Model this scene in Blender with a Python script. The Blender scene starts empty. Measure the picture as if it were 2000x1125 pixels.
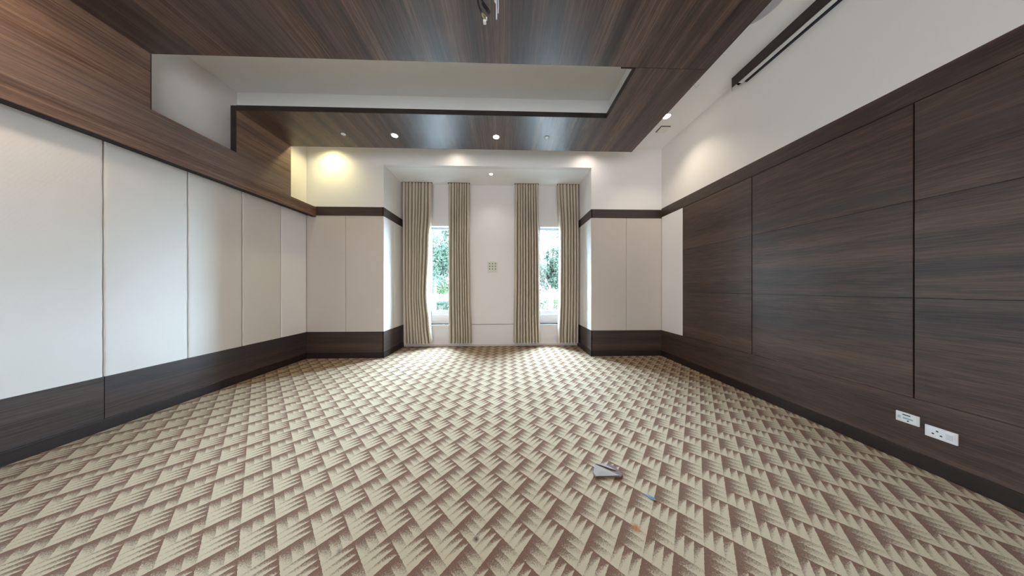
import bpy, bmesh, math, random
from mathutils import Vector, Matrix

R = math.radians
S = bpy.context.scene
COL = S.collection

# ------------------------------------------------------------------ camera
HC = 1.5                       # camera height
cam_d = bpy.data.cameras.new('camera')
cam = bpy.data.objects.new('camera', cam_d)
COL.objects.link(cam)
cam.location = (0, 0, HC)
cam.rotation_euler = (R(90), 0, -math.atan(12.0 / 436.0))
cam_d.sensor_width = 36.0
cam_d.lens = 36.0 * 436.0 / 2000.0
cam_d.clip_start = 0.02
cam_d.clip_end = 300
S.camera = cam

# ------------------------------------------------------------------ world, sun, large lights, exposure
WORLD_STRENGTH = 180.0
w = bpy.data.worlds.new('world')
S.world = w
w.use_nodes = True
wn = w.node_tree
wn.nodes.clear()
wo = wn.nodes.new('ShaderNodeOutputWorld')
wb = wn.nodes.new('ShaderNodeBackground')
wb.inputs[0].default_value = (0.55, 0.77, 1.0, 1)
wb.inputs[1].default_value = WORLD_STRENGTH
wn.links.new(wb.outputs[0], wo.inputs[0])


def lamp(kind, name, loc, rot, energy, color, **kw):
    d = bpy.data.lights.new(name, kind)
    d.energy = energy
    d.color = color
    for k, v in kw.items():
        setattr(d, k, v)
    o = bpy.data.objects.new(name, d)
    COL.objects.link(o)
    o.location = loc
    o.rotation_euler = rot
    return o


lamp('SUN', 'sun', (0, -10, 30), (R(42), 0, R(-14)), 30.0, (1.0, 0.93, 0.84), angle=R(1.0))
# added fill lamp before the solid rear wall, standing in for unseen daylight
lamp('AREA', 'rear_fill', (0.0, -3.35, 2.0), (R(90), 0, 0), 170, (0.92, 0.96, 1.0), shape='RECTANGLE', size=5.6, size_y=2.9)
# soft overhead fill added behind the camera in place of unseen ceiling lights
lamp('AREA', 'rear_overhead_fill', (-1.0, -0.7, 4.10), (0, 0, 0), 50, (1.0, 0.88, 0.74), shape='RECTANGLE', size=4.6, size_y=1.4)
# a downlight near the left fascia, just behind the frame
lamp('SPOT', 'fascia_light', (-2.95, 1.15, 4.10), (R(12), R(66), 0), 170, (1.0, 0.82, 0.62), spot_size=R(84), spot_blend=1.0, shadow_soft_size=0.30)
for x0 in (-1.55, 1.30):      # portals guide the sampling of the sky through the two alcove windows
    p = lamp('AREA', 'window_portal', (x0, 6.10, 2.0), (R(-90), 0, 0), 1.0, (1, 1, 1), shape='RECTANGLE', size=1.0, size_y=2.6)
    p.data.cycles.is_portal = True

S.view_settings.view_transform = 'Standard'
S.view_settings.look = 'None'
S.view_settings.gamma = 1.0
S.view_settings.use_curve_mapping = False
S.view_settings.exposure = 0.30
try:
    S.cycles.use_denoising = True
    S.cycles.max_bounces = 10
    S.cycles.diffuse_bounces = 6
    S.cycles.glossy_bounces = 4
    S.cycles.transparent_max_bounces = 12
    S.cycles.sample_clamp_indirect = 6.0
    S.cycles.caustics_reflective = False
    S.cycles.caustics_refractive = False
except Exception:
    pass


# ------------------------------------------------------------------ node helper
class NT:
    def __init__(self, name):
        self.m = bpy.data.materials.new(name)
        self.m.use_nodes = True
        self.t = self.m.node_tree
        self.t.nodes.clear()
        self.out = self.t.nodes.new('ShaderNodeOutputMaterial')

    def n(self, typ, **kw):
        x = self.t.nodes.new(typ)
        for k, v in kw.items():
            setattr(x, k, v)
        return x

    def put(self, sock, v):
        if isinstance(v, bpy.types.NodeSocket):
            self.t.links.new(v, sock)
        else:
            if isinstance(v, (tuple, list)) and len(v) == 3 and sock.type == 'RGBA':
                v = (*v, 1)
            sock.default_value = v

    def math(self, op, a, b=0.0, c=0.0, clamp=False):
        x = self.n('ShaderNodeMath', operation=op)
        x.use_clamp = clamp
        self.put(x.inputs[0], a)
        self.put(x.inputs[1], b)
        self.put(x.inputs[2], c)
        return x.outputs[0]

    def mix(self, f, a, b):
        x = self.n('ShaderNodeMix', data_type='RGBA')
        self.put(x.inputs[0], f)
        self.put(x.inputs[6], a)
        self.put(x.inputs[7], b)
        return x.outputs[2]

    def mixf(self, f, a, b):
        x = self.n('ShaderNodeMix', data_type='FLOAT')
        self.put(x.inputs[0], f)
        self.put(x.inputs[2], a)
        self.put(x.inputs[3], b)
        return x.outputs[0]

    def obj(self):
        return self.n('ShaderNodeTexCoord').outputs['Object']

    def mapping(self, vec, scale=(1, 1, 1), loc=(0, 0, 0), rot=(0, 0, 0)):
        x = self.n('ShaderNodeMapping')
        self.put(x.inputs[0], vec)
        x.inputs['Location'].default_value = loc
        x.inputs['Rotation'].default_value = rot
        x.inputs['Scale'].default_value = scale
        return x.outputs[0]

    def noise(self, vec, scale=1.0, detail=3, rough=0.55, w=None):
        x = self.n('ShaderNodeTexNoise')
        if w is not None:
            x.noise_dimensions = '4D'
            self.put(x.inputs['W'], w)
        self.put(x.inputs['Vector'], vec)
        x.inputs['Scale'].default_value = scale
        x.inputs['Detail'].default_value = detail
        x.inputs['Roughness'].default_value = rough
        return x.outputs[0]

    def ramp(self, f, stops):
        x = self.n('ShaderNodeValToRGB')
        self.put(x.inputs[0], f)
        cr = x.color_ramp
        while len(cr.elements) < len(stops):
            cr.elements.new(0.5)
        for e, (p, c) in zip(cr.elements, stops):
            e.position = p
            e.color = (*c, 1)
        return x.outputs[0]

    def bump(self, h, strength=0.2, dist=0.01):
        x = self.n('ShaderNodeBump')
        self.put(x.inputs['Height'], h)
        x.inputs['Strength'].default_value = strength
        x.inputs['Distance'].default_value = dist
        return x.outputs[0]

    def bsdf(self, color, rough=0.6, normal=None, spec=0.5, coat=0.0, metal=0.0, sheen=0.0, coat_rough=0.2):
        x = self.n('ShaderNodeBsdfPrincipled')
        self.put(x.inputs['Base Color'], color)
        self.put(x.inputs['Roughness'], rough)
        x.inputs['Specular IOR Level'].default_value = spec
        x.inputs['Coat Weight'].default_value = coat
        x.inputs['Coat Roughness'].default_value = coat_rough
        x.inputs['Metallic'].default_value = metal
        x.inputs['Sheen Weight'].default_value = sheen
        if normal is not None:
            self.put(x.inputs['Normal'], normal)
        self.t.links.new(x.outputs[0], self.out.inputs[0])
        return x


def srgb(r, g, b):
    def f(c):
        c /= 255.0
        return c / 12.92 if c <= 0.04045 else ((c + 0.055) / 1.055) ** 2.4
    return (f(r), f(g), f(b))


def wood(name, axis, dark, mid, light, rough=0.42, coat=0.16, fs=85.0, fl=1.3):
    """veneer with straight grain running along axis (0 x, 1 y, 2 z)"""
    t = NT(name)
    o = t.obj()
    rnd = t.n('ShaderNodeObjectInfo').outputs['Random']
    wv = t.math('MULTIPLY', rnd, 7.0)
    sc = [7.0, 7.0, 7.0]; sc[axis] = 0.10
    broad = t.noise(t.mapping(o, sc), 1.0, 2, 0.5, wv)
    sf = [fs, fs, fs]; sf[axis] = fl
    fine = t.noise(t.mapping(o, sf), 1.0, 4, 0.62, wv)
    sv = [260.0, 260.0, 260.0]; sv[axis] = 7.0
    pore = t.noise(t.mapping(o, sv), 1.0, 2, 0.5)
    f = t.math('ADD', t.math('MULTIPLY', broad, 0.45), t.math('MULTIPLY', fine, 0.62))
    f = t.math('ADD', f, t.math('MULTIPLY', t.math('SUBTRACT', pore, 0.5), 0.34))
    c = t.ramp(f, [(0.40, dark), (0.53, mid), (0.69, light)])
    # cool tint streaks
    sb = [5.0, 5.0, 5.0]; sb[axis] = 0.1
    tint = t.noise(t.mapping(o, sb, loc=(3, 5, 7)), 1.0, 1, 0.5, wv)
    tf = t.math('MULTIPLY', t.math('SUBTRACT', tint, 0.50, clamp=True), 2.4, clamp=True)
    c = t.mix(tf, c, tuple(x * y for x, y in zip(mid, (0.62, 0.86, 1.25))))
    rr = t.math('ADD', rough, t.math('MULTIPLY', t.math('SUBTRACT', fine, 0.5), 0.12))
    t.bsdf(c, rr, t.bump(t.math('ADD', fine, pore), 0.10, 0.002), coat=coat, coat_rough=0.38)
    return t.m


def paint(name, col, rough=0.7, var=0.03):
    t = NT(name)
    o = t.obj()
    n1 = t.noise(o, 0.9, 2)
    c = t.mix(n1, tuple(x * (1 - var) for x in col), tuple(min(1, x * (1 + var)) for x in col))
    t.bsdf(c, rough, t.bump(t.noise(o, 120, 2), 0.04, 0.002), spec=0.3)
    return t.m


def plain(name, col, rough=0.5, metal=0.0, spec=0.5, coat=0.0):
    t = NT(name)
    o = t.obj()
    c = t.mix(t.noise(o, 18, 2), tuple(x * 0.95 for x in col), tuple(min(1, x * 1.04) for x in col))
    t.bsdf(c, rough, metal=metal, spec=spec, coat=coat)
    return t.m


def emis(name, col, strength):
    t = NT(name)
    e = t.n('ShaderNodeEmission')
    e.inputs[0].default_value = (*col, 1)
    e.inputs[1].default_value = strength
    t.t.links.new(e.outputs[0], t.out.inputs[0])
    return t.m


# ------------------------------------------------------------------ materials
D, M_, L_ = (0.018, 0.010, 0.009), (0.062, 0.034, 0.026), (0.165, 0.098, 0.066)
WOOD_Y = wood('dark_veneer_lengthwise', 1, D, M_, L_)
WOOD_PANEL = wood('dark_panel_veneer', 1, (0.022, 0.013, 0.011), (0.054, 0.032, 0.025), (0.112, 0.068, 0.047), fs=125.0, fl=4.5)
WOOD_X = wood('dark_veneer_crosswise', 0, (0.022, 0.013, 0.010), (0.045, 0.027, 0.020), (0.080, 0.050, 0.036))
WOOD_SKIRT = wood('dark_veneer_plinth', 1, (0.022, 0.014, 0.012), (0.048, 0.032, 0.028), (0.085, 0.058, 0.050))
WOOD_FASCIA = wood('mid_veneer_lengthwise', 1, (0.070, 0.036, 0.024), (0.165, 0.095, 0.066), (0.28, 0.175, 0.122), 0.5, 0.03)
BASE = wood('dark_baseboard_veneer', 1, (0.008, 0.004, 0.003), (0.015, 0.008, 0.006), (0.026, 0.015, 0.010), 0.5, 0.0)
WHITE = paint('white_wall_paint', (0.80, 0.775, 0.76))
CEIL = paint('white_ceiling_paint', (0.87, 0.87, 0.86))
ALC = paint('alcove_wall_paint', (0.74, 0.70, 0.69))
SMOOTH = paint('smooth_white_board', (0.84, 0.81, 0.82))
BLACK = plain('black_gap', (0.012, 0.010, 0.010), 0.9)


def fabric(name, col):
    t = NT(name)
    o = t.obj()
    n1 = t.noise(t.mapping(o, (1, 1, 0.7)), 1.6, 3)
    c = t.mix(n1, tuple(x * 0.95 for x in col), tuple(x * 1.05 for x in col))
    # sparse horizontal scuffs
    sc = t.noise(t.mapping(o, (3.0, 3.0, 26.0)), 1.0, 3, 0.7)
    sm = t.math('MULTIPLY', t.math('SUBTRACT', sc, 0.66, clamp=True), 4.0, clamp=True)
    c = t.mix(t.math('MULTIPLY', sm, 0.5), c, tuple(x * 0.62 for x in col))
    weave = t.noise(t.mapping(o, (1, 1, 1.8)), 210, 3, 0.7)
    diag = t.n('ShaderNodeTexWave')
    t.put(diag.inputs['Vector'], t.mapping(o, (1, 1, 1), rot=(R(28), 0, R(30))))
    diag.inputs['Scale'].default_value = 26
    diag.inputs['Distortion'].default_value = 3.0
    h = t.math('ADD', weave, t.math('MULTIPLY', diag.outputs[1], 0.35))
    t.bsdf(c, 0.9, t.bump(h, 0.22, 0.004), spec=0.2, sheen=0.15)
    return t.m


FABRIC = fabric('cream_panel_fabric', (0.70, 0.665, 0.63))
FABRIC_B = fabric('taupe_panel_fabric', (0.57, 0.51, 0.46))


def carpet():
    t = NT('carpet_gradient_weave')
    o = t.obj()
    sx = t.n('ShaderNodeSeparateXYZ')
    t.put(sx.inputs[0], o)
    X, Y = sx.outputs[0], sx.outputs[1]
    wob = t.math('MULTIPLY', t.math('SUBTRACT', t.noise(o, 60, 2), 0.5), 0.05)
    a = t.math('ADD', t.math('ADD', t.math('MULTIPLY', X, 5.6526), t.math('MULTIPLY', Y, -4.9556)), 120.7716)
    b = t.math('ADD', t.math('ADD', t.math('MULTIPLY', X, 4.5780), t.math('MULTIPLY', Y, 4.9122)), 100.5093)
    a = t.math('ADD', a, wob)
    b = t.math('ADD', b, wob)
    fa, fb = t.math('FLOOR', a), t.math('FLOOR', b)
    u, v = t.math('SUBTRACT', a, fa), t.math('SUBTRACT', b, fb)
    par = t.math('MODULO', t.math('ADD', fa, fb), 2.0)          # 0 teeth cell, 1 stripe cell
    tt = t.math('FRACT', t.math('MULTIPLY', v, 3.0))
    ts = t.math('SUBTRACT', 1.0, t.math('FRACT', t.math('MULTIPLY', u, 3.0)))
    ln = t.math('ADD', t.mixf(par, 0.46, 0.07), t.math('MULTIPLY', t.mixf(par, tt, t.math('POWER', ts, 1.35)), t.mixf(par, 0.60, 1.0)))
    dd = t.mixf(par, u, t.math('SUBTRACT', 1.0, v))
    q = t.math('DIVIDE', dd, ln)
    speck = t.math('ADD', t.math('MULTIPLY', t.noise(o, 260, 2, 0.85), 0.5), t.math('MULTIPLY', t.noise(o, 120, 2, 0.85), 0.5))
    q = t.math('ADD', q, t.math('MULTIPLY', t.math('SUBTRACT', speck, 0.5), 3.6))
    mr = t.n('ShaderNodeMapRange', interpolation_type='SMOOTHSTEP')
    t.put(mr.inputs[0], q)
    mr.inputs[1].default_value = 0.30
    mr.inputs[2].default_value = 1.18
    mr.inputs[3].default_value = 1.0
    mr.inputs[4].default_value = 0.0
    dark = mr.outputs[0]
    big = t.noise(o, 1.3, 3)
    lc = t.mix(big, (0.375, 0.285, 0.182), (0.425, 0.330, 0.225))
    lc = t.mix(t.math('MULTIPLY', t.math('SUBTRACT', t.noise(o, 240, 2, 0.8), 0.45, clamp=True), 1.6, clamp=True), lc, (0.25, 0.21, 0.15))
    dc = t.mix(t.noise(o, 2.2, 2), (0.095, 0.036, 0.018), (0.118, 0.048, 0.032))
    dc = t.mix(t.math('MULTIPLY', t.math('SUBTRACT', t.noise(o, 170, 2, 0.9), 0.5, clamp=True), 2.6, clamp=True), dc, (0.20, 0.12, 0.078))
    # wedge tips turn greyish before they fade
    tip = t.math('MULTIPLY', t.math('SUBTRACT', dd, 0.25, clamp=True), 1.8, clamp=True)
    dc = t.mix(tip, dc, (0.118, 0.082, 0.052))
    c = t.mix(t.math('MULTIPLY', dark, 0.92), lc, dc)
    # worn-in stains that belong to the carpet
    for (sxx, syy, rad, colr, amt) in ((0.814, 1.376, 0.035, (0.30, 0.11, 0.04), 0.75), (-0.177, 1.338, 0.022, (0.07, 0.05, 0.035), 0.8),
                                       (-0.95, 1.30, 0.02, (0.10, 0.09, 0.08), 0.5)):
        vs = t.n('ShaderNodeVectorMath', operation='DISTANCE')
        t.put(vs.inputs[0], o)
        vs.inputs[1].default_value = (sxx, syy, 0)
        f = t.math('SUBTRACT', 1.0, t.math('DIVIDE', vs.outputs['Value'], rad), clamp=True)
        f = t.math('MULTIPLY', t.math('MULTIPLY', f, t.noise(o, 90, 3, 0.8)), 3.2 * amt, clamp=True)
        c = t.mix(f, c, colr)
    h = t.math('ADD', t.noise(o, 420, 2), t.math('MULTIPLY', dark, -0.3))
    t.bsdf(c, 0.95, t.bump(h, 0.35, 0.004), spec=0.10, sheen=0.04)
    return t.m


CARPET = carpet()


def glass():
    t = NT('clear_window_glass')
    tr = t.n('ShaderNodeBsdfTransparent')
    tr.inputs[0].default_value = (0.96, 0.985, 0.98, 1)
    gl = t.n('ShaderNodeBsdfGlossy')
    gl.inputs['Roughness'].default_value = 0.02
    lw = t.n('ShaderNodeLayerWeight')
    fac = t.math('ADD', 0.04, t.math('MULTIPLY', t.math('POWER', lw.outputs['Facing'], 5.0), 0.9), clamp=True)
    mx = t.n('ShaderNodeMixShader')
    t.t.links.new(fac, mx.inputs[0])
    t.t.links.new(tr.outputs[0], mx.inputs[1])
    t.t.links.new(gl.outputs[0], mx.inputs[2])
    t.t.links.new(mx.outputs[0], t.out.inputs[0])
    return t.m


GLASS = glass()
CREAM_PLASTIC = plain('white_plastic', (0.74, 0.75, 0.74), 0.35)
WHITE_METAL = plain('white_powder_coat', (0.78, 0.80, 0.81), 0.4)
GREY_GRILLE = plain('pale_grey_grille', (0.50, 0.50, 0.54), 0.6)
ALU = plain('satin_aluminium', (0.62, 0.64, 0.63), 0.35, metal=0.6)
PLATE_CREAM = plain('cream_wall_plate', (0.60, 0.59, 0.50), 0.5)
DOT = plain('olive_dot', (0.22, 0.21, 0.14), 0.6)
HOLE = plain('dark_socket_hole', (0.03, 0.04, 0.045), 0.7)
TEAL = plain('pale_teal_insert', (0.32, 0.44, 0.47), 0.5)
BLK = plain('black_cable_sheath', (0.014, 0.012, 0.018), 0.5)
TAN = plain('tan_wire', (0.42, 0.36, 0.20), 0.6)
HOUSING = wood('pelmet_veneer', 1, (0.010, 0.006, 0.006), (0.018, 0.011, 0.010), (0.030, 0.019, 0.016), 0.5, 0.0)


def cloth():
    t = NT('khaki_curtain_cloth')
    o = t.obj()
    n1 = t.noise(t.mapping(o, (60, 60, 1.2)), 1.0, 2)
    c = t.mix(n1, (0.48, 0.415, 0.33), (0.60, 0.525, 0.425))
    df = t.n('ShaderNodeBsdfDiffuse')
    t.put(df.inputs[0], c)
    t.put(df.inputs['Normal'], t.bump(t.noise(o, 350, 2), 0.15, 0.002))
    tl = t.n('ShaderNodeBsdfTranslucent')
    t.put(tl.inputs[0], c)
    mx = t.n('ShaderNodeMixShader')
    mx.inputs[0].default_value = 0.05
    t.t.links.new(df.outputs[0], mx.inputs[1])
    t.t.links.new(tl.outputs[0], mx.inputs[2])
    t.t.links.new(mx.outputs[0], t.out.inputs[0])
    return t.m


CLOTH = cloth()


# ------------------------------------------------------------------ mesh helpers
def box(bm, x0, x1, y0, y1, z0, z1, bevel=0.0):
    vs = [bm.verts.new((x, y, z)) for x in (min(x0, x1), max(x0, x1)) for y in (min(y0, y1), max(y0, y1)) for z in (min(z0, z1), max(z0, z1))]
    q = [(0, 1, 3, 2), (4, 6, 7, 5), (0, 4, 5, 1), (2, 3, 7, 6), (0, 2, 6, 4), (1, 5, 7, 3)]
    fs = [bm.faces.new([vs[i] for i in f]) for f in q]
    if bevel:
        es = list({e for f in fs for e in f.edges})
        bmesh.ops.bevel(bm, geom=es, offset=bevel, segments=2, affect='EDGES', profile=0.6)
    return bm


def bx(*a, bevel=0.0):
    bm = bmesh.new()
    return box(bm, *a, bevel=bevel)


def cyl(bm, c, r, h, axis='z', n=32, r2=None):
    """closed cylinder centred at c, height h"""
    r2 = r if r2 is None else r2
    rot = {'z': Matrix(), 'x': Matrix.Rotation(R(90), 4, 'Y'), 'y': Matrix.Rotation(R(90), 4, 'X')}[axis]
    bmesh.ops.create_cone(bm, cap_ends=True, segments=n, radius1=r, radius2=r2, depth=h, matrix=Matrix.Translation(c) @ rot)
    return bm


def lathe(bm, c, prof, n=40):
    """prof: list of (r, z) revolved round the vertical axis through c"""
    rings = []
    for r, z in prof:
        rings.append([bm.verts.new((c[0] + r * math.cos(2 * math.pi * k / n), c[1] + r * math.sin(2 * math.pi * k / n), c[2] + z)) for k in range(n)])
    for a, b in zip(rings, rings[1:]):
        for k in range(n):
            bm.faces.new((a[k], a[(k + 1) % n], b[(k + 1) % n], b[k]))
    return bm


def tube(bm, pts, r, n=8, r_end=None):
    pts = [Vector(p) for p in pts]
    rings = []
    for i, p in enumerate(pts):
        d = (pts[min(i + 1, len(pts) - 1)] - pts[max(i - 1, 0)]).normalized()
        ref = Vector((0, 0, 1)) if abs(d.z) < 0.9 else Vector((1, 0, 0))
        a = d.cross(ref).normalized()
        b = d.cross(a)
        rr = r if r_end is None else r + (r_end - r) * i / (len(pts) - 1)
        rings.append([bm.verts.new(p + (a * math.cos(2 * math.pi * k / n) + b * math.sin(2 * math.pi * k / n)) * rr) for k in range(n)])
    for a, b in zip(rings, rings[1:]):
        for k in range(n):
            bm.faces.new((a[k], a[(k + 1) % n], b[(k + 1) % n], b[k]))
    bm.faces.new(rings[0])
    bm.faces.new(rings[-1])
    return bm


def wloc(o):
    v = Vector((0, 0, 0))
    while o is not None:
        v += o.location
        o = o.parent
    return v


def obj(name, bm, mat, parent=None, smooth=False, loc=None):
    """link bm (in world coordinates) as one mesh object; origin at loc or at the parent's base"""
    bmesh.ops.recalc_face_normals(bm, faces=bm.faces)
    base = wloc(parent) if parent is not None else Vector((0, 0, 0))
    org = Vector(loc) if loc is not None else base
    for v in bm.verts:
        v.co -= org
    me = bpy.data.meshes.new(name)
    bm.to_mesh(me)
    bm.free()
    for p in me.polygons:
        p.use_smooth = smooth
    me.materials.append(mat)
    o = bpy.data.objects.new(name, me)
    COL.objects.link(o)
    if parent is not None:
        o.parent = parent
    o.location = org - base
    return o


def struct(name, bm, mat):
    o = obj(name, bm, mat)
    o['kind'] = 'structure'
    return o


def thing(name, label, cat, loc=(0, 0, 0), group=None):
    o = bpy.data.objects.new(name, None)
    COL.objects.link(o)
    o.location = loc
    o.empty_display_size = 0.1
    o['label'] = label
    o['category'] = cat
    if group:
        o['group'] = group
    return o


def tag(o, label, cat, group=None):
    o['label'] = label
    o['category'] = cat
    if group:
        o['group'] = group
    return o


# ------------------------------------------------------------------ room dimensions
XL, XR = -4.24, 3.46          # finished faces of the side walls
YB, YA = 4.87, 5.79           # pier faces, alcove back wall
PL, PR = -2.624, 1.882        # alcove sides
YR = -3.5                     # rear wall
ZC, ZA, ZS = 4.59, 4.15, 4.165  # ceiling, alcove ceiling, timber soffit underside
Z0, Z1 = 0.12, 0.565          # baseboard top, plinth board top
ZT0, ZT1 = 3.045, 3.235       # dark rail
BK = 0.02                     # how far the raw wall lies behind the finished face

# floor
struct('floor', bx(XL - 0.2, XR + 0.2, YR - 0.2, YA + 0.02, -0.15, 0.0), CARPET)

# ceiling: slab over the room + lowered alcove ceiling
bm = bmesh.new()
box(bm, XL - 0.2, XR + 0.2, YR - 0.2, YB + 0.0, ZC, ZC + 0.2)
ceiling = struct('ceiling', bm, CEIL)
struct('ceiling_alcove', bx(PL - 0.02, PR + 0.02, YB + 0.11, YA + 0.4, ZA, ZA + 0.2), CEIL)

# raw walls
wall_left = struct('wall_left', bx(XL - 0.25, XL - BK, YR - 0.2, YA + 0.4, 0, ZC + 0.1), WHITE)
wall_right = struct('wall_right', bx(XR + BK, XR + 0.25, YR - 0.2, YA + 0.4, 0, ZC + 0.1), WHITE)
struct('wall_rear', bx(XL - 0.25, XR + 0.25, YR - 0.2, YR, 0, ZC + 0.1), WHITE)
# upper wall faces stand flush above the rails
obj('plaster', bx(XL - BK - 0.01, XL, YR, YB, ZT1, ZC), WHITE, wall_left)
obj('plaster', bx(XR, XR + BK + 0.01, YR, YB, 3.262, ZC), WHITE, wall_right)

bm = bmesh.new()   # left and right piers and the lintel over the alcove
box(bm, XL - 0.02, PL - BK, YB + BK, YA + 0.4, 0, ZC)
box(bm, XL - 0.02, PL, YB, YA + 0.4, ZT1, ZC)
wall_pier_l = struct('wall_front_left', bm, WHITE)
bm = bmesh.new()
box(bm, PR + BK, XR + 0.02, YB + BK, YA + 0.4, 0, ZC)
box(bm, PR, XR + 0.02, YB, YA + 0.4, ZT1, ZC)
wall_pier_r = struct('wall_front_right', bm, WHITE)
struct('wall_lintel', bx(PL, PR, YB, YB + 0.11, ZA, ZC), WHITE)

# alcove back wall with its two window openings
W1, W2 = (-1.975, -1.30), (0.893, 1.60)
WZ0, WZ1 = 0.564, 3.09
WD = 0.22
bm = bmesh.new()
xs = [PL - 0.1, W1[0], W1[1], W2[0], W2[1], PR + 0.1]
for k in (0, 2, 4):
    box(bm, xs[k], xs[k + 1], YA, YA + WD, WZ0, ZA)
for wn_ in (W1, W2):
    box(bm, wn_[0], wn_[1], YA, YA + WD, WZ1, ZA)
wall_alcove = struct('wall_alcove', bm, ALC)
obj('dado', bx(PL - 0.1, PR + 0.1, YA + 0.012, YA + WD, 0, WZ0 - 0.012), ALC, wall_alcove)
obj('groove_backing', bx(PL - 0.1, PR + 0.1, YA + 0.03, YA + WD - 0.02, WZ0 - 0.02, WZ0 - 0.001), BLACK, wall_alcove)
obj('skirting', bx(PL, PR, YA - 0.006, YA + 0.02, 0, 0.045, bevel=0.003), paint('alcove_skirting_paint', (0.60, 0.53, 0.47)), wall_alcove)

# ------------------------------------------------------------------ left wall: fabric panels, plinth boards, fascia
rng = random.Random(4)
yj = [4.87, 4.331, 3.713, 3.098, 2.473, 1.853, 1.233, 0.613, -0.007, -0.627, -1.247, -1.867, -2.487, -3.107]


def soft_panel(ax, c0, c1, z0, z1, face, out, mat, name, parent, rough_edge=0.0):
    """upholstered panel: ax 'y' lies on a side wall (face = x), 'x' on a front wall (face = y); out = +-1 into the room"""
    bm = bmesh.new()
    n = 26
    w_, t_ = c1 - c0, 0.018
    prof = [(0.0, -t_), (0.0, -0.007), (0.006, -0.0015), (0.018, 0.0), (w_ / 2, 0.0), (w_ - 0.018, 0.0), (w_ - 0.006, -0.0015), (w_, -0.007), (w_, -t_)]
    rows = []
    for i in range(n + 1):
        z = z0 + (z1 - z0) * i / n
        r = []
        for k, (s, d) in enumerate(prof):
            js = (rng.uniform(-1, 1) * rough_edge) if k in (1, 2, 6, 7) else 0
            s_, d_ = c0 + s + js, face + out * d
            r.append(bm.verts.new((d_, s_, z) if ax == 'y' else (s_, d_, z)))
        rows.append(r)
    for a, b in zip(rows, rows[1:]):
        for k in range(len(prof) - 1):
            bm.faces.new((a[k], a[k + 1], b[k + 1], b[k]))
    bm.faces.new(rows[0])
    bm.faces.new(rows[-1])
    return obj(name, bm, mat, parent)


for k in range(len(yj) - 1):
    smooth_one = (k == 0)
    p = soft_panel('y', yj[k + 1] + 0.006, yj[k] - 0.006 + (0 if k else 0.006), Z1, ZT0 + 0.012, XL, 1, SMOOTH if smooth_one else FABRIC, 'fabric_panel', wall_left, 0 if smooth_one else 0.0028)
    if smooth_one:
        p['label'] = 'smooth white board in place of a fabric panel'
for a, b in ((4.87, 2.475), (2.471, 0.0), (-0.004, -3.5)):
    obj('plinth_board', bx(XL - BK, XL + 0.006, b, a, Z0, Z1, bevel=0.002), WOOD_SKIRT, wall_left)
b_ = struct('baseboard_left', bx(XL - BK, XL + 0.022, YR, YB - 0.02, 0, Z0, bevel=0.004), BASE)

# deep timber fascia over the left panels, notched where the ceiling slot runs out
XF = -4.04
FZ0 = 3.02
fas = []
for (y0, y1, z0, z1) in ((YR, 2.655, FZ0, ZS), (2.655, 3.46, FZ0, 3.535), (3.46, 4.31, FZ0, ZS), (4.31, YB, FZ0, ZT1 - 0.012)):
    fas.append((y0, y1, z0, z1))
bm = bmesh.new()
for f_ in fas:
    box(bm, XF - 0.08, XF, f_[0], f_[1], f_[2], f_[3])
bmesh.ops.remove_doubles(bm, verts=bm.verts, dist=1e-5)
obj('fascia', bm, WOOD_FASCIA, wall_left)
obj('fascia_return', bx(XL, XF - 0.08, YR, YB, FZ0 + 0.03, FZ0 + 0.05), BLACK, wall_left)
obj('shadow_strip', bx(XF - 0.08, XF - 0.003, YR, YB, FZ0 - 0.006, FZ0 - 0.0005), BLACK, wall_left)  # black strip puts the shade under the fascia into colour
# dark edge lining of the notch
bm = bmesh.new()
box(bm, XF - 0.081, XF + 0.001, 3.457, 3.461, 3.53, ZS + 0.07)
box(bm, XF - 0.081, XF + 0.001, 2.651, 2.658, 3.53, ZS)
obj('edge_lipping', bm, BASE, wall_left)
# white plaster shelf behind the notch
obj('plaster', bx(XL, XF - 0.081, 2.0, YB, 3.20, 3.225), WHITE, wall_left)

# ------------------------------------------------------------------ right wall: veneer panels with grooves
yv = [4.281, 3.048, 1.800, 0.552, -0.696, -1.944, -3.192]
zv = [Z1, 1.415, 2.240, 3.068]
for k in range(len(yv) - 1):
    for j in range(3):
        g = 0.0045
        obj('veneer_panel', bx(XR - 0.0, XR + BK, yv[k + 1] + g, yv[k] - g, zv[j] + 0.0018, zv[j + 1] - 0.0018, bevel=0.0012), WOOD_PANEL, wall_right)
obj('groove_backing', bx(XR + 0.010, XR + BK + 0.001, YR, yv[0], Z0, 3.2), BLACK, wall_right)
obj('plinth_board', bx(XR, XR + BK, YR, YB, Z0, Z1 - 0.0018, bevel=0.0012), WOOD_PANEL, wall_right)
obj('top_rail', bx(XR - 0.004, XR + BK, YR, YB, 3.0715, 3.262, bevel=0.0015), WOOD_PANEL, wall_right)
pw = soft_panel('y', 4.283, YB, Z1, 3.07, XR, -1, SMOOTH, 'flat_panel', wall_right)
pw['label'] = 'smooth white board at the end of the timber panelling'
struct('baseboard_right', bx(XR - 0.020, XR + BK, YR, YB - 0.02, 0, Z0, bevel=0.004), BASE)

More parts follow.
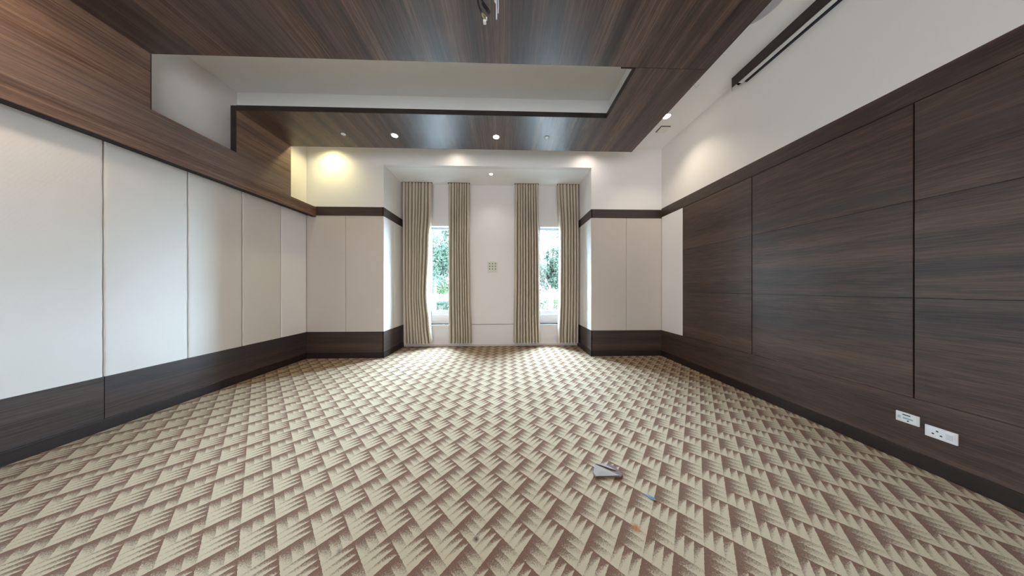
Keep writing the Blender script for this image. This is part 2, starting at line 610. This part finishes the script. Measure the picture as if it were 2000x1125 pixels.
# ------------------------------------------------------------------ piers: fabric panels, rails, plinths
for par, x0, x1, xj in ((wall_pier_l, XL, PL, -3.428), (wall_pier_r, PR, XR, 2.668)):
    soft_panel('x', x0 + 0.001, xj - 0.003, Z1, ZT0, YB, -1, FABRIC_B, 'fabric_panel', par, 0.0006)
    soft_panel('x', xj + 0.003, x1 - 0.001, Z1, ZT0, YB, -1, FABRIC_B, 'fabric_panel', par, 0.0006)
    obj('dark_rail', bx(x0, x1, YB - 0.006, YB + BK, ZT0, ZT1, bevel=0.0015), WOOD_X, par)
    obj('plinth_board', bx(x0, x1, YB - 0.004, YB + BK, Z0, Z1, bevel=0.0015), WOOD_X, par)
for par, xf, out in ((wall_pier_l, PL, 1), (wall_pier_r, PR, -1)):
    soft_panel('y', YB + 0.002, 5.325, Z1, ZT0, xf, out, FABRIC, 'fabric_panel', par, 0.0006)
    soft_panel('y', 5.331, YA, Z1, ZT0, xf, out, FABRIC, 'fabric_panel', par, 0.0006)
    obj('dark_rail', bx(xf + out * 0.006, xf - out * BK, YB - 0.006, YA, ZT0, ZT1, bevel=0.0015), WOOD_SKIRT, par)
    obj('plinth_board', bx(xf + out * 0.004, xf - out * BK, YB - 0.004, YA, Z0, Z1, bevel=0.0015), WOOD_SKIRT, par)
for nm, x0, x1, xf, out in (('baseboard_front_left', XL, PL, PL, 1), ('baseboard_front_right', PR, XR, PR, -1)):
    bm = bmesh.new()
    box(bm, x0, x1 , YB - 0.018, YB + BK, 0, Z0, bevel=0.003)
    box(bm, xf + out * 0.018, xf - out * BK, YB - 0.018, YA, 0, Z0, bevel=0.003)
    struct(nm, bm, BASE)

# ------------------------------------------------------------------ timber soffit with its slot
ST = 0.075
# white upstands over the soffit, set back from its edges
bm = bmesh.new()
box(bm, XL, 1.72, 3.64, 4.22, ZS + ST, ZC)
box(bm, 1.70, 2.36, YR, 4.22, ZS + ST, ZC)
box(bm, XL, 1.72, YR, 2.50, ZS + ST, ZC)
soffit = struct('ceiling_soffit', bm, CEIL)
obj('soffit_panel', bx(XF, 2.46, YR, 2.6545, ZS, ZS + ST, bevel=0.001), WOOD_Y, soffit)
obj('joint_backing', bx(1.4, 2.455, 2.64, 2.68, ZS + 0.006, ZS + 0.02), BLACK, soffit)
bm = bmesh.new()
vs = [(XF, 3.46), (1.58, 3.46), (1.58, 2.660), (2.46, 2.660), (2.46, 4.31), (XF, 4.31)]
lo = [bm.verts.new((x, y, ZS)) for x, y in vs]
hi = [bm.verts.new((x, y, ZS + ST)) for x, y in vs]
bm.faces.new(lo)
bm.faces.new(hi)
for k in range(6):
    bm.faces.new((lo[k], lo[(k + 1) % 6], hi[(k + 1) % 6], hi[k]))
obj('soffit_panel', bm, WOOD_Y, soffit)
# dark lipping on the slot edges and the outer edge
bm = bmesh.new()
box(bm, XF, 1.58, 3.456, 3.462, ZS - 0.001, ZS + ST)
box(bm, 1.576, 1.582, 2.657, 3.46, ZS - 0.001, ZS + ST)
box(bm, 2.458, 2.464, YR, 4.31, ZS - 0.001, ZS + ST)
obj('edge_lipping', bm, BASE, soffit)
# ------------------------------------------------------------------ windows
for i, (x0, x1) in enumerate((W1, W2)):
    yg = YA + WD - 0.05
    bm = bmesh.new()
    fz0, fz1, fw = 0.79, WZ1, 0.045
    box(bm, x0, x1, yg, yg + 0.05, fz0, fz0 + 0.11, bevel=0.003)
    box(bm, x0, x1, yg, yg + 0.05, fz1 - 0.03, fz1, bevel=0.003)
    box(bm, x0, x0 + 0.012, yg, yg + 0.05, fz0, fz1)
    box(bm, x1 - fw, x1, yg, yg + 0.05, fz0, fz1, bevel=0.003)
    wf = struct('window_%d' % (i + 1), bm, WHITE_METAL)
    obj('pane', bx(x0 + 0.012, x1 - fw, yg + 0.022, yg + 0.028, fz0 + 0.11, fz1 - 0.03), GLASS, wf)
    obj('apron_board', bx(x0, x1, yg - 0.03, yg + 0.05, WZ0 - 0.01, fz0 - 0.004, bevel=0.002), SMOOTH, wf)
    obj('blind_rail', bx(x0 + 0.01, x1 - 0.01, yg - 0.03, yg - 0.002, fz1 - 0.055, fz1 - 0.005, bevel=0.004), plain('grey_blind_rail', (0.42, 0.47, 0.50), 0.5), wf)


# ------------------------------------------------------------------ curtains
def interp(tab, t):
    for (a, va), (b, vb) in zip(tab, tab[1:]):
        if t <= b:
            k = (t - a) / (b - a)
            k = k * k * (3 - 2 * k)
            return va + (vb - va) * k
    return tab[-1][1]


def curtain(label, lt, rt, folds, seed, sharp=1.0):
    """lt, rt: (height fraction from the bottom, x) tables of the two side edges"""
    rg = random.Random(seed)
    zb, zt = 0.105, ZA - 0.012
    yc = 5.675
    root = thing('curtain', label, 'curtain', ((lt[0][1] + rt[0][1]) / 2, yc, zb), 'curtains of the window alcove')
    ph = [rg.uniform(-0.25, 0.25) for _ in range(folds * 2 + 2)]
    wd = [rg.uniform(0.75, 1.3) for _ in range(folds)]
    tot = sum(wd)
    amp = [rg.uniform(0.7, 1.2) for _ in range(folds)]
    drift = [rg.uniform(-0.012, 0.012) for _ in range(folds + 1)]
    per = 16

    def section(h, inner=0.0):
        xl, xr = interp(lt, h), interp(rt, h)
        pts = []
        acc = 0.0
        for f in range(folds):
            for k in range(per + (1 if f == folds - 1 else 0)):
                s = k / per
                u = (acc + wd[f] * (s - 0.78 * math.sin(2 * math.pi * s) / (2 * math.pi))) / tot
                dr = drift[f] * (1 - s) + drift[f + 1] * s
                x = xl + (xr - xl) * u + dr * (0.3 + 0.7 * (1 - h)) * (0 if u in (0, 1) else 1)
                a = 0.075 * amp[f] * (0.55 + 0.45 * min(1, (1 - h) * 6)) * (0.88 + 0.12 * math.sin(h * 5 + ph[f]))
                wv = math.cos(2 * math.pi * s)
                wv = math.copysign(abs(wv) ** 0.8, wv)
                x += 0.005 * math.sin(4 * math.pi * s + ph[f]) * sharp * math.sin(math.pi * s)
                pts.append((x, yc + a * wv + 0.006 * math.sin(9 * h + f)))
            acc += wd[f]
        return pts

    def strip(h0, h1, rows, off=0.0):
        bm = bmesh.new()
        prev = None
        for i in range(rows + 1):
            h = h0 + (h1 - h0) * i / rows
            z = zb + (zt - zb) * h
            pts = section(h)
            fr = [bm.verts.new((x, y - 0.0015 - off, z)) for x, y in pts]
            bk = [bm.verts.new((x, y + 0.0015 + off, z)) for x, y in pts]
            ring = fr + bk[::-1]
            if prev:
                m = len(ring)
                for k in range(m):
                    bm.faces.new((prev[k], prev[(k + 1) % m], ring[(k + 1) % m], ring[k]))
            else:
                first = ring
            prev = ring
        return bm
    obj('drape', strip(0.026, 0.975, 30), CLOTH, root, smooth=True)
    obj('hem', strip(0.0, 0.026, 2, 0.0025), CLOTH, root, smooth=True)
    obj('heading_tape', strip(0.975, 1.0, 2, 0.002), CLOTH, root, smooth=True)
    xl, xr = lt[-1][1], rt[-1][1]
    obj('track', bx(xl - 0.01, xr + 0.01, yc - 0.028, yc + 0.028, zt, ZA, bevel=0.002), plain('dark_track', (0.08, 0.07, 0.06), 0.5), root)
    return root


curtain('leftmost khaki curtain, left of the left window', [(0, -2.546), (0.3, -2.555), (1, -2.590)], [(0, -1.850), (0.12, -1.90), (0.30, -1.960), (0.62, -1.915), (0.85, -1.865), (1, -1.862)], 9, 3)
curtain('narrow khaki curtain between the left window and the nine-dot plate', [(0, -1.448), (0.5, -1.455), (1, -1.450)], [(0, -0.870), (0.3, -0.905), (0.6, -0.925), (1, -0.920)], 8, 11)
curtain('khaki curtain just right of the nine-dot plate, left of the right window', [(0, 0.205), (0.5, 0.225), (1, 0.232)], [(0, 0.885), (0.2, 0.860), (0.5, 0.850), (1, 0.823)], 9, 23)
curtain('rightmost khaki curtain, right of the right window', [(0, 1.335), (0.3, 1.365), (0.7, 1.372), (1, 1.318)], [(0, 1.850), (0.5, 1.858), (1, 1.862)], 7, 31)

# ------------------------------------------------------------------ ceiling lamps
WARM = (1.0, 0.86, 0.66)


def downlight(label, x, y, z, r, col, watts, glow, cone=110, blend=0.9):
    t = thing('downlight', label, 'downlight', (x, y, z), 'recessed downlights')
    obj('trim_ring', lathe(bmesh.new(), (x, y, z), [(r * 0.78, 0.0), (r * 0.80, -0.004), (r, -0.004), (r * 1.04, 0.0)]), WHITE_METAL, t, True)
    obj('lens', cyl(bmesh.new(), (x, y, z - 0.0015), r * 0.80, 0.003), emis('lamp_glow', col, glow), t)
    lamp('SPOT', 'downlight_beam', (x, y, z - 0.02), (0, 0, 0), watts, col, spot_size=R(cone), spot_blend=blend, shadow_soft_size=0.04)
    return t


downlight('lit downlight in the timber soffit, left one of the two', -1.943, 3.955, ZS, 0.060, WARM, 45, 26)
downlight('lit downlight in the timber soffit, near its centre', -0.171, 3.945, ZS, 0.060, WARM, 45, 26)
downlight('lit downlight in the white ceiling beside the soffit edge at right', 2.893, 3.94, ZC, 0.075, WARM, 60, 30)
downlight('lit downlight in the white alcove ceiling over the windows', -0.344, 5.20, ZA, 0.050, (1.0, 0.93, 0.82), 22, 24)
# wall washers hidden above the back edge of the soffit
for x, col, e in ((-3.69, (1.0, 0.88, 0.42), 60), (-1.054, (1.0, 0.88, 0.72), 16), (1.747, (1.0, 0.87, 0.74), 20)):
    lamp('SPOT', 'wall_washer', (x, 4.57, ZC - 0.02), (0, 0, 0), e, col, spot_size=R(140), spot_blend=1.0, shadow_soft_size=0.05)

for label, x, y in (('small unlit white cap in the soffit, left of the lit downlights', -2.81, 3.94), ('small white cap with scratched rim in the soffit, right of the lit downlights', 0.725, 3.93)):
    t = thing('sprinkler_cap', label, 'sprinkler', (x, y, ZS), 'small caps in the timber soffit')
    obj('cap', lathe(bmesh.new(), (x, y, ZS), [(0.0001, -0.012), (0.030, -0.012), (0.036, -0.009), (0.037, 0.0)]), WHITE_METAL, t, True)
    obj('shadow_ring', lathe(bmesh.new(), (x, y, ZS), [(0.037, -0.0015), (0.046, -0.0015), (0.046, 0.0)]), BLACK, t)

# round speaker in the white ceiling, mostly behind the soffit edge
sx_, sy_ = 2.75, 2.35
t = thing('ceiling_speaker', 'round pale grey ceiling speaker half hidden by the soffit edge', 'speaker', (sx_, sy_, ZC))
obj('rim', lathe(bmesh.new(), (sx_, sy_, ZC), [(0.190, -0.010), (0.200, -0.014), (0.212, -0.010), (0.216, 0.0)], 64), GREY_GRILLE, t, True)
gm = NT('perforated_grille')
o_ = gm.obj()
vr = gm.n('ShaderNodeTexVoronoi')
gm.put(vr.inputs['Vector'], o_)
vr.inputs['Scale'].default_value = 180
gm.bsdf(gm.mix(gm.math('LESS_THAN', vr.outputs[0], 0.28), (0.48, 0.48, 0.52), (0.25, 0.25, 0.28)), 0.6)
obj('grille', lathe(bmesh.new(), (sx_, sy_, ZC), [(0.0001, -0.016), (0.10, -0.014), (0.190, -0.010)], 64), gm.m, t, True)

# square hatch in the white ceiling
t = thing('access_hatch', 'small square pale hatch in the white ceiling near the far right corner', 'hatch', (3.06, 4.26, ZC))
obj('cover', bx(2.975, 3.145, 4.185, 4.345, ZC - 0.022, ZC - 0.004, bevel=0.003), paint('hatch_cover_paint', (0.78, 0.76, 0.70)), t)
obj('shadow_gap', bx(2.962, 3.145, 4.172, 4.345, ZC - 0.006, ZC), BLACK, t)

# tiny hook
hx, hy = 2.87, 3.32
t = thing('ceiling_hook', 'tiny wire hook in the white ceiling between soffit and screen housing', 'hook', (hx, hy, ZC))
obj('wire', tube(bmesh.new(), [(hx, hy, ZC), (hx + 0.005, hy, ZC - 0.02), (hx + 0.03, hy + 0.01, ZC - 0.028), (hx + 0.05, hy, ZC - 0.02), (hx + 0.06, hy - 0.02, ZC - 0.008)], 0.003), ALU, t)

# ------------------------------------------------------------------ projection screen housing along the right wall
ye, yn = 3.20, -0.4
t = thing('projection_screen', 'long dark brown projection screen housing along the top of the right wall', 'projection screen', (3.40, 1.4, ZC))
obj('front_board', bx(3.326, 3.340, yn, ye, 4.452, ZC - 0.001, bevel=0.0015), HOUSING, t)
obj('top_board', bx(3.340, XR - 0.001, yn, ye, ZC - 0.018, ZC - 0.0005), HOUSING, t)
obj('end_board', bx(3.340, 3.355, ye - 0.018, ye, 4.475, ZC - 0.018), HOUSING, t)
obj('back_board', bx(3.428, XR - 0.001, yn, ye - 0.09, 4.455, ZC - 0.018, bevel=0.0015), plain('black_back_board', (0.010, 0.012, 0.020), 0.5), t)
rl = cyl(bmesh.new(), (3.384, (yn + ye) / 2 - 0.02, 4.512), 0.034, ye - yn - 0.06, 'y', 32)
obj('rolled_screen', rl, plain('white_screen_cloth', (0.62, 0.64, 0.62), 0.7), t, True)
obj('bottom_bar', bx(3.352, 3.412, yn, ye - 0.07, 4.458, 4.474, bevel=0.003), plain('white_bar', (0.66, 0.68, 0.66), 0.5), t)
bmr = bmesh.new()
rr = [(math.cos(2 * math.pi * k / 24), math.sin(2 * math.pi * k / 24)) for k in range(25)]
tube(bmr, [(3.388 + 0.040 * a, ye - 0.035, 4.490 + 0.040 * b) for a, b in rr], 0.006, 6)
obj('end_bracket', bmr, ALU, t, True)
obj('end_plug', cyl(bmesh.new(), (3.388, ye - 0.03, 4.490), 0.030, 0.02, 'y', 20), BLACK, t)
obj('loose_wire', tube(bmesh.new(), [(3.33, ye - 0.005, 4.47), (3.327, ye, 4.45), (3.335, ye, 4.42), (3.332, ye, 4.40)], 0.002, 5), BLK, t)

# ------------------------------------------------------------------ sockets on the right wall
xf = XR - 0.001


def plate(label, y0, y1, z0, z1, kind):
    yc, zc = (y0 + y1) / 2, (z0 + z1) / 2
    t = thing('wall_socket', label, 'socket', (XR, yc, zc), 'sockets low on the timber wall')
    obj('plate', bx(xf - 0.010, xf + 0.002, y0, y1, z0, z1, bevel=0.003), CREAM_PLASTIC, t)
    obj('insert', bx(xf - 0.0125, xf - 0.009, y0 + 0.010, y1 - 0.010, z0 + 0.010, z1 - 0.010, bevel=0.001), WHITE_METAL, t)
    fx = xf - 0.0128
    if kind == 1:
        obj('socket_hole', bx(fx, fx + 0.004, yc - 0.018, yc + 0.020, zc + 0.020, zc + 0.029), HOLE, t)
        h = obj('socket_hole', bx(fx, fx + 0.004, yc - 0.030, yc + 0.018, zc - 0.010, zc + 0.003), TEAL, t)
        h['label'] = 'pale teal insert'
        obj('socket_hole', cyl(bmesh.new(), (fx + 0.002, yc - 0.006, zc - 0.022), 0.0055, 0.004, 'x', 16), HOLE, t)
        obj('rocker', bx(fx - 0.003, fx + 0.003, y1 - 0.026, y1 - 0.014, zc - 0.012, zc + 0.010, bevel=0.001), plain('grey_rocker', (0.45, 0.48, 0.50), 0.4), t)
    else:
        for dy, dz in ((0.012, 0.016), (0.030, -0.010), (-0.004, -0.012)):
            obj('socket_hole', cyl(bmesh.new(), (fx + 0.002, yc + dy, zc + dz), 0.0060, 0.004, 'x', 16), HOLE, t)
        obj('rocker', bx(fx - 0.003, fx + 0.003, y0 + 0.016, y0 + 0.042, zc - 0.022, zc + 0.022, bevel=0.0015), plain('white_rocker', (0.66, 0.66, 0.66), 0.4), t)
    return t


plate('white wall socket, the left and farther of the two', 1.771, 1.882, 0.337, 0.421, 1)
plate('larger white wall socket with three holes, right and nearer of the two', 1.612, 1.745, 0.291, 0.381, 2)

# nine-dot plate on the alcove wall
t = thing('wall_plate', 'small square cream wall plate with nine round dots between the curtains', 'wall plate', (-0.345, YA, 2.05))
obj('body', bx(-0.475, -0.215, YA - 0.018, YA, 1.920, 2.180, bevel=0.006), PLATE_CREAM, t)
for i in range(3):
    for j in range(3):
        obj('dot', cyl(bmesh.new(), (-0.345 + (i - 1) * 0.073, YA - 0.0185, 2.05 + (j - 1) * 0.070 + 0.01), 0.019, 0.005, 'y', 16), DOT, t)

# ------------------------------------------------------------------ cables hanging from the soffit
cx_, cy_ = -0.235, 1.93
t = thing('hanging_cable', 'black cable with tan wires and white connector hanging from the soffit', 'cable', (cx_, cy_, ZS))
obj('sheath', tube(bmesh.new(), [(cx_ - 0.005, cy_, ZS), (cx_ - 0.012, cy_, 4.02), (cx_ - 0.004, cy_, 3.95), (cx_ + 0.012, cy_, 3.905), (cx_ + 0.030, cy_, 3.868)], 0.0075), BLK, t, True)
for dx, ddx, r_ in ((0.0, 0.0, 0.0035), (0.006, 0.012, 0.003), (-0.003, -0.006, 0.003)):
    obj('wire', tube(bmesh.new(), [(cx_ + 0.028 + dx, cy_, 3.872), (cx_ + 0.040 + dx + ddx, cy_, 3.845), (cx_ + 0.052 + dx + ddx, cy_, 3.825), (cx_ + 0.052 + dx * 0.5, cy_, 3.800)], r_, 6), TAN, t, True)
obj('connector', bx(cx_ + 0.040, cx_ + 0.066, cy_ - 0.012, cy_ + 0.012, 3.782, 3.803, bevel=0.003), plain('white_connector', (0.85, 0.85, 0.85), 0.4), t)
obj('connector', bx(cx_ + 0.062, cx_ + 0.074, cy_ - 0.008, cy_ + 0.008, 3.812, 3.830, bevel=0.002), plain('white_connector_tip', (0.75, 0.75, 0.7), 0.4), t)
t = thing('cable_loop', 'short black cable loop hanging beside the cable with tan wires', 'cable', (cx_ + 0.02, cy_ + 0.05, ZS))
obj('sheath', tube(bmesh.new(), [(cx_ + 0.01, cy_ + 0.05, ZS), (cx_ + 0.012, cy_ + 0.05, 4.08), (cx_ + 0.035, cy_ + 0.05, 4.02), (cx_ + 0.055, cy_ + 0.05, 3.985)], 0.006), BLK, t, True)
obj('plug', tube(bmesh.new(), [(cx_ + 0.035, cy_ + 0.05, 4.015), (cx_ + 0.045, cy_ + 0.05, 3.995), (cx_ + 0.062, cy_ + 0.05, 3.975), (cx_ + 0.082, cy_ + 0.05, 3.945), (cx_ + 0.086, cy_ + 0.05, 3.935)], 0.014, 10), BLK, t, True)
wx, wy = -0.085, 1.95
t = thing('white_cable', 'white cable strands hanging from the soffit beside the black cables', 'cable', (wx, wy, ZS))
WC = plain('white_cable_sheath', (0.66, 0.67, 0.72), 0.5)
obj('sheath', tube(bmesh.new(), [(wx, wy, ZS), (wx + 0.002, wy, 4.02), (wx + 0.004, wy, 3.92), (wx + 0.004, wy, 3.845)], 0.0065), WC, t, True)
obj('strand', tube(bmesh.new(), [(wx + 0.016, wy, ZS), (wx + 0.018, wy, 4.02), (wx + 0.020, wy, 3.95), (wx + 0.018, wy, 3.90)], 0.0055), WC, t, True)
obj('strand', tube(bmesh.new(), [(wx - 0.010, wy, ZS), (wx - 0.014, wy, 4.05), (wx - 0.010, wy, 4.00), (wx - 0.002, wy, 3.985)], 0.0065), WC, t, True)
for (x_, y_, r_) in ((-0.225, 1.955, 0.045),):
    tt_ = thing('cable_outlet', 'round cable outlet hole in the soffit above the black cables', 'outlet', (x_, y_, ZS))
    obj('rim', lathe(bmesh.new(), (x_, y_, ZS), [(r_ * 0.8, -0.001), (r_ * 0.85, -0.004), (r_, -0.003), (r_, 0.0)]), ALU, tt_, True)
    obj('hole', cyl(bmesh.new(), (x_, y_, ZS - 0.0005), r_ * 0.8, 0.001), BLACK, tt_)

# ------------------------------------------------------------------ litter on the carpet
pts = [(0.699, 1.785), (0.763, 1.883), (0.91, 1.857), (0.935, 1.765), (0.904, 1.735), (0.706, 1.741)]


def sheet(poly, z0, dz, th=0.0012):
    bm = bmesh.new()
    lo = [bm.verts.new((x, y, z0 + d)) for (x, y), d in zip(poly, dz)]
    hi = [bm.verts.new((x, y, z0 + d + th)) for (x, y), d in zip(poly, dz)]
    n = len(poly)
    cl = bm.verts.new((sum(p[0] for p in poly) / n, sum(p[1] for p in poly) / n, z0 + sum(dz) / n + 0.003))
    ch = bm.verts.new((cl.co.x, cl.co.y, cl.co.z + th))
    for k in range(n):
        bm.faces.new((lo[k], lo[(k + 1) % n], cl))
        bm.faces.new((hi[k], hi[(k + 1) % n], ch))
        bm.faces.new((lo[k], lo[(k + 1) % n], hi[(k + 1) % n], hi[k]))
    return bm


t = thing('paper_scrap', 'folded pale paper scrap lying on the carpet', 'paper', (0.82, 1.80, 0))
PAPER = plain('creased_paper', (0.27, 0.225, 0.195), 0.8, spec=0.1)
PAPER_P = plain('mauve_paper_side', (0.15, 0.105, 0.10), 0.8, spec=0.1)
obj('sheet', sheet(pts, 0.001, [0.006, 0.001, 0.002, 0.006, 0.008, 0.008]), PAPER_P, t)
obj('folded_corner', sheet([(0.705, 1.783), (0.752, 1.868), (0.800, 1.835), (0.902, 1.745), (0.712, 1.745)], 0.004, [0.006, 0.003, 0.005, 0.009, 0.009]), PAPER, t)
obj('folded_edge', sheet([(0.765, 1.878), (0.83, 1.873), (0.905, 1.80), (0.86, 1.81)], 0.004, [0.004, 0.003, 0.006, 0.012]), PAPER, t)
t = thing('plastic_scrap', 'tiny blue plastic scrap on the carpet right of the paper', 'litter', (1.035, 1.567, 0))
obj('film', sheet([(1.005, 1.598), (1.035, 1.585), (1.058, 1.56), (1.055, 1.540), (1.025, 1.555)], 0.001, [0.001, 0.004, 0.006, 0.004, 0.001]), plain('blue_film', (0.10, 0.15, 0.21), 0.5), t)

# ------------------------------------------------------------------ outside
GROUND = NT('pale_paving')
go = GROUND.obj()
GROUND.bsdf(GROUND.mix(GROUND.noise(go, 0.5, 4), (0.50, 0.47, 0.43), (0.62, 0.60, 0.56)), 0.9)
struct('ground_outside', bx(-40, 40, 6.3, 70, -0.3, -0.15), GROUND.m)


def leafmat(name, c0, c1):
    t = NT(name)
    o = t.obj()
    c = t.mix(t.noise(o, 3.0, 3), c0, c1)
    df = t.n('ShaderNodeBsdfDiffuse')
    t.put(df.inputs[0], c)
    tl = t.n('ShaderNodeBsdfTranslucent')
    t.put(tl.inputs[0], c)
    mx = t.n('ShaderNodeMixShader')
    mx.inputs[0].default_value = 0.35
    t.t.links.new(df.outputs[0], mx.inputs[1])
    t.t.links.new(tl.outputs[0], mx.inputs[2])
    t.t.links.new(mx.outputs[0], t.out.inputs[0])
    return t.m


LEAF = leafmat('green_leaves', (0.005, 0.014, 0.004), (0.016, 0.030, 0.010))
LEAF_G = leafmat('grey_green_leaves', (0.006, 0.010, 0.007), (0.020, 0.025, 0.018))
BARK = plain('bark', (0.05, 0.036, 0.026), 0.9)


def leaves(rg, blobs, n, size):
    bm = bmesh.new()
    for _ in range(n):
        bx_, by_, bz_, br = rg.choice(blobs)
        d = Vector((rg.gauss(0, 1), rg.gauss(0, 1), rg.gauss(0, 1))).normalized() * br * rg.uniform(0.55, 1.05)
        c = Vector((bx_, by_, bz_)) + Vector((d.x, d.y, d.z * 0.8))
        a = Vector((rg.gauss(0, 1), rg.gauss(0, 1), rg.gauss(0, 1))).normalized()
        b = a.orthogonal().normalized()
        s = size * rg.uniform(0.6, 1.4)
        v = [bm.verts.new(c - a * s), bm.verts.new(c + b * s * 0.4), bm.verts.new(c + a * s), bm.verts.new(c - b * s * 0.4)]
        bm.faces.new(v)
    return bm


def tree(label, x, y, h, trunk_r, crown_z, spread, n, mat, seed, leaf=0.09):
    rg = random.Random(seed)
    t = thing('tree', label, 'tree', (x, y, -0.15), 'trees outside the windows')
    top = Vector((x + rg.uniform(-.3, .3), y, crown_z))
    obj('trunk', tube(bmesh.new(), [(x, y, -0.2), (x + 0.05, y, crown_z * 0.5), tuple(top)], trunk_r, 10, trunk_r * 0.6), BARK, t, True)
    blobs = []
    bm = bmesh.new()
    for k in range(14):
        an = rg.uniform(0, 2 * math.pi)
        e = Vector((x + math.cos(an) * spread * rg.uniform(.4, 1), y + math.sin(an) * spread * rg.uniform(.3, .8), rg.uniform(crown_z + 0.1, h)))
        mid = (top + e) / 2 + Vector((0, 0, 0.25))
        tube(bm, [tuple(top), tuple(mid), tuple(e)], trunk_r * 0.4, 6, trunk_r * 0.1)
        blobs.append((e.x, e.y, e.z, rg.uniform(0.55, 0.95)))
        blobs.append((mid.x, mid.y, mid.z, rg.uniform(0.4, 0.6)))
    obj('branches', bm, BARK, t, True)
    f = obj('foliage', leaves(rg, blobs, n, leaf), mat, t)
    f['kind'] = 'stuff'
    return t


tree('airy tree with open branches seen through the left window', -4.3, 13.5, 5.2, 0.10, 2.0, 1.5, 12000, LEAF_G, 5)
tree('denser leafy tree with a pale trunk seen through the right window', 2.60, 13.0, 5.0, 0.14, 1.6, 1.4, 15000, LEAF_G, 9)


def hedge(label, x0, x1, y0, y1, z0, z1, n, mat, seed, name='hedge', leaf=0.07):
    rg = random.Random(seed)
    bm = bmesh.new()
    for _ in range(n):
        c = Vector((rg.uniform(x0, x1), rg.uniform(y0, y1), z0 + (z1 - z0) * rg.random() ** 0.8))
        a = Vector((rg.gauss(0, 1), rg.gauss(0, 1), abs(rg.gauss(0, 1)) + .3)).normalized()
        b = a.orthogonal().normalized()
        s = leaf * rg.uniform(0.6, 1.5)
        bm.faces.new([bm.verts.new(c - a * s), bm.verts.new(c + b * s * 0.4), bm.verts.new(c + a * s), bm.verts.new(c - b * s * 0.4)])
    t = thing(name, label, name, ((x0 + x1) / 2, (y0 + y1) / 2, z0))
    f = obj('foliage', bm, mat, t)
    f['kind'] = 'stuff'
    obj('stems', bx(x0 + 0.1, x1 - 0.1, (y0 + y1) / 2 - 0.05, (y0 + y1) / 2 + 0.05, z0, z0 + (z1 - z0) * 0.6), BARK, t)
    return t


struct('wall_garden', bx(-12, 1.6, 17.2, 17.5, -0.15, 0.90), plain('grey_render', (0.03, 0.028, 0.026), 0.9))
hedge('fresh green hedge on the garden wall seen through the left window', -7.6, -3.2, 17.1, 17.7, 0.98, 2.05, 5200, LEAF, 2)
hedge('low grey green bush at the foot of the garden wall', -7.0, -3.2, 15.6, 16.3, -0.15, 0.55, 2600, LEAF_G, 3, 'bush')
hedge('pale low shrub behind the trunk seen through the right window', 1.8, 4.6, 16.0, 16.6, -0.15, 1.15, 2000, LEAF, 7, 'shrub')
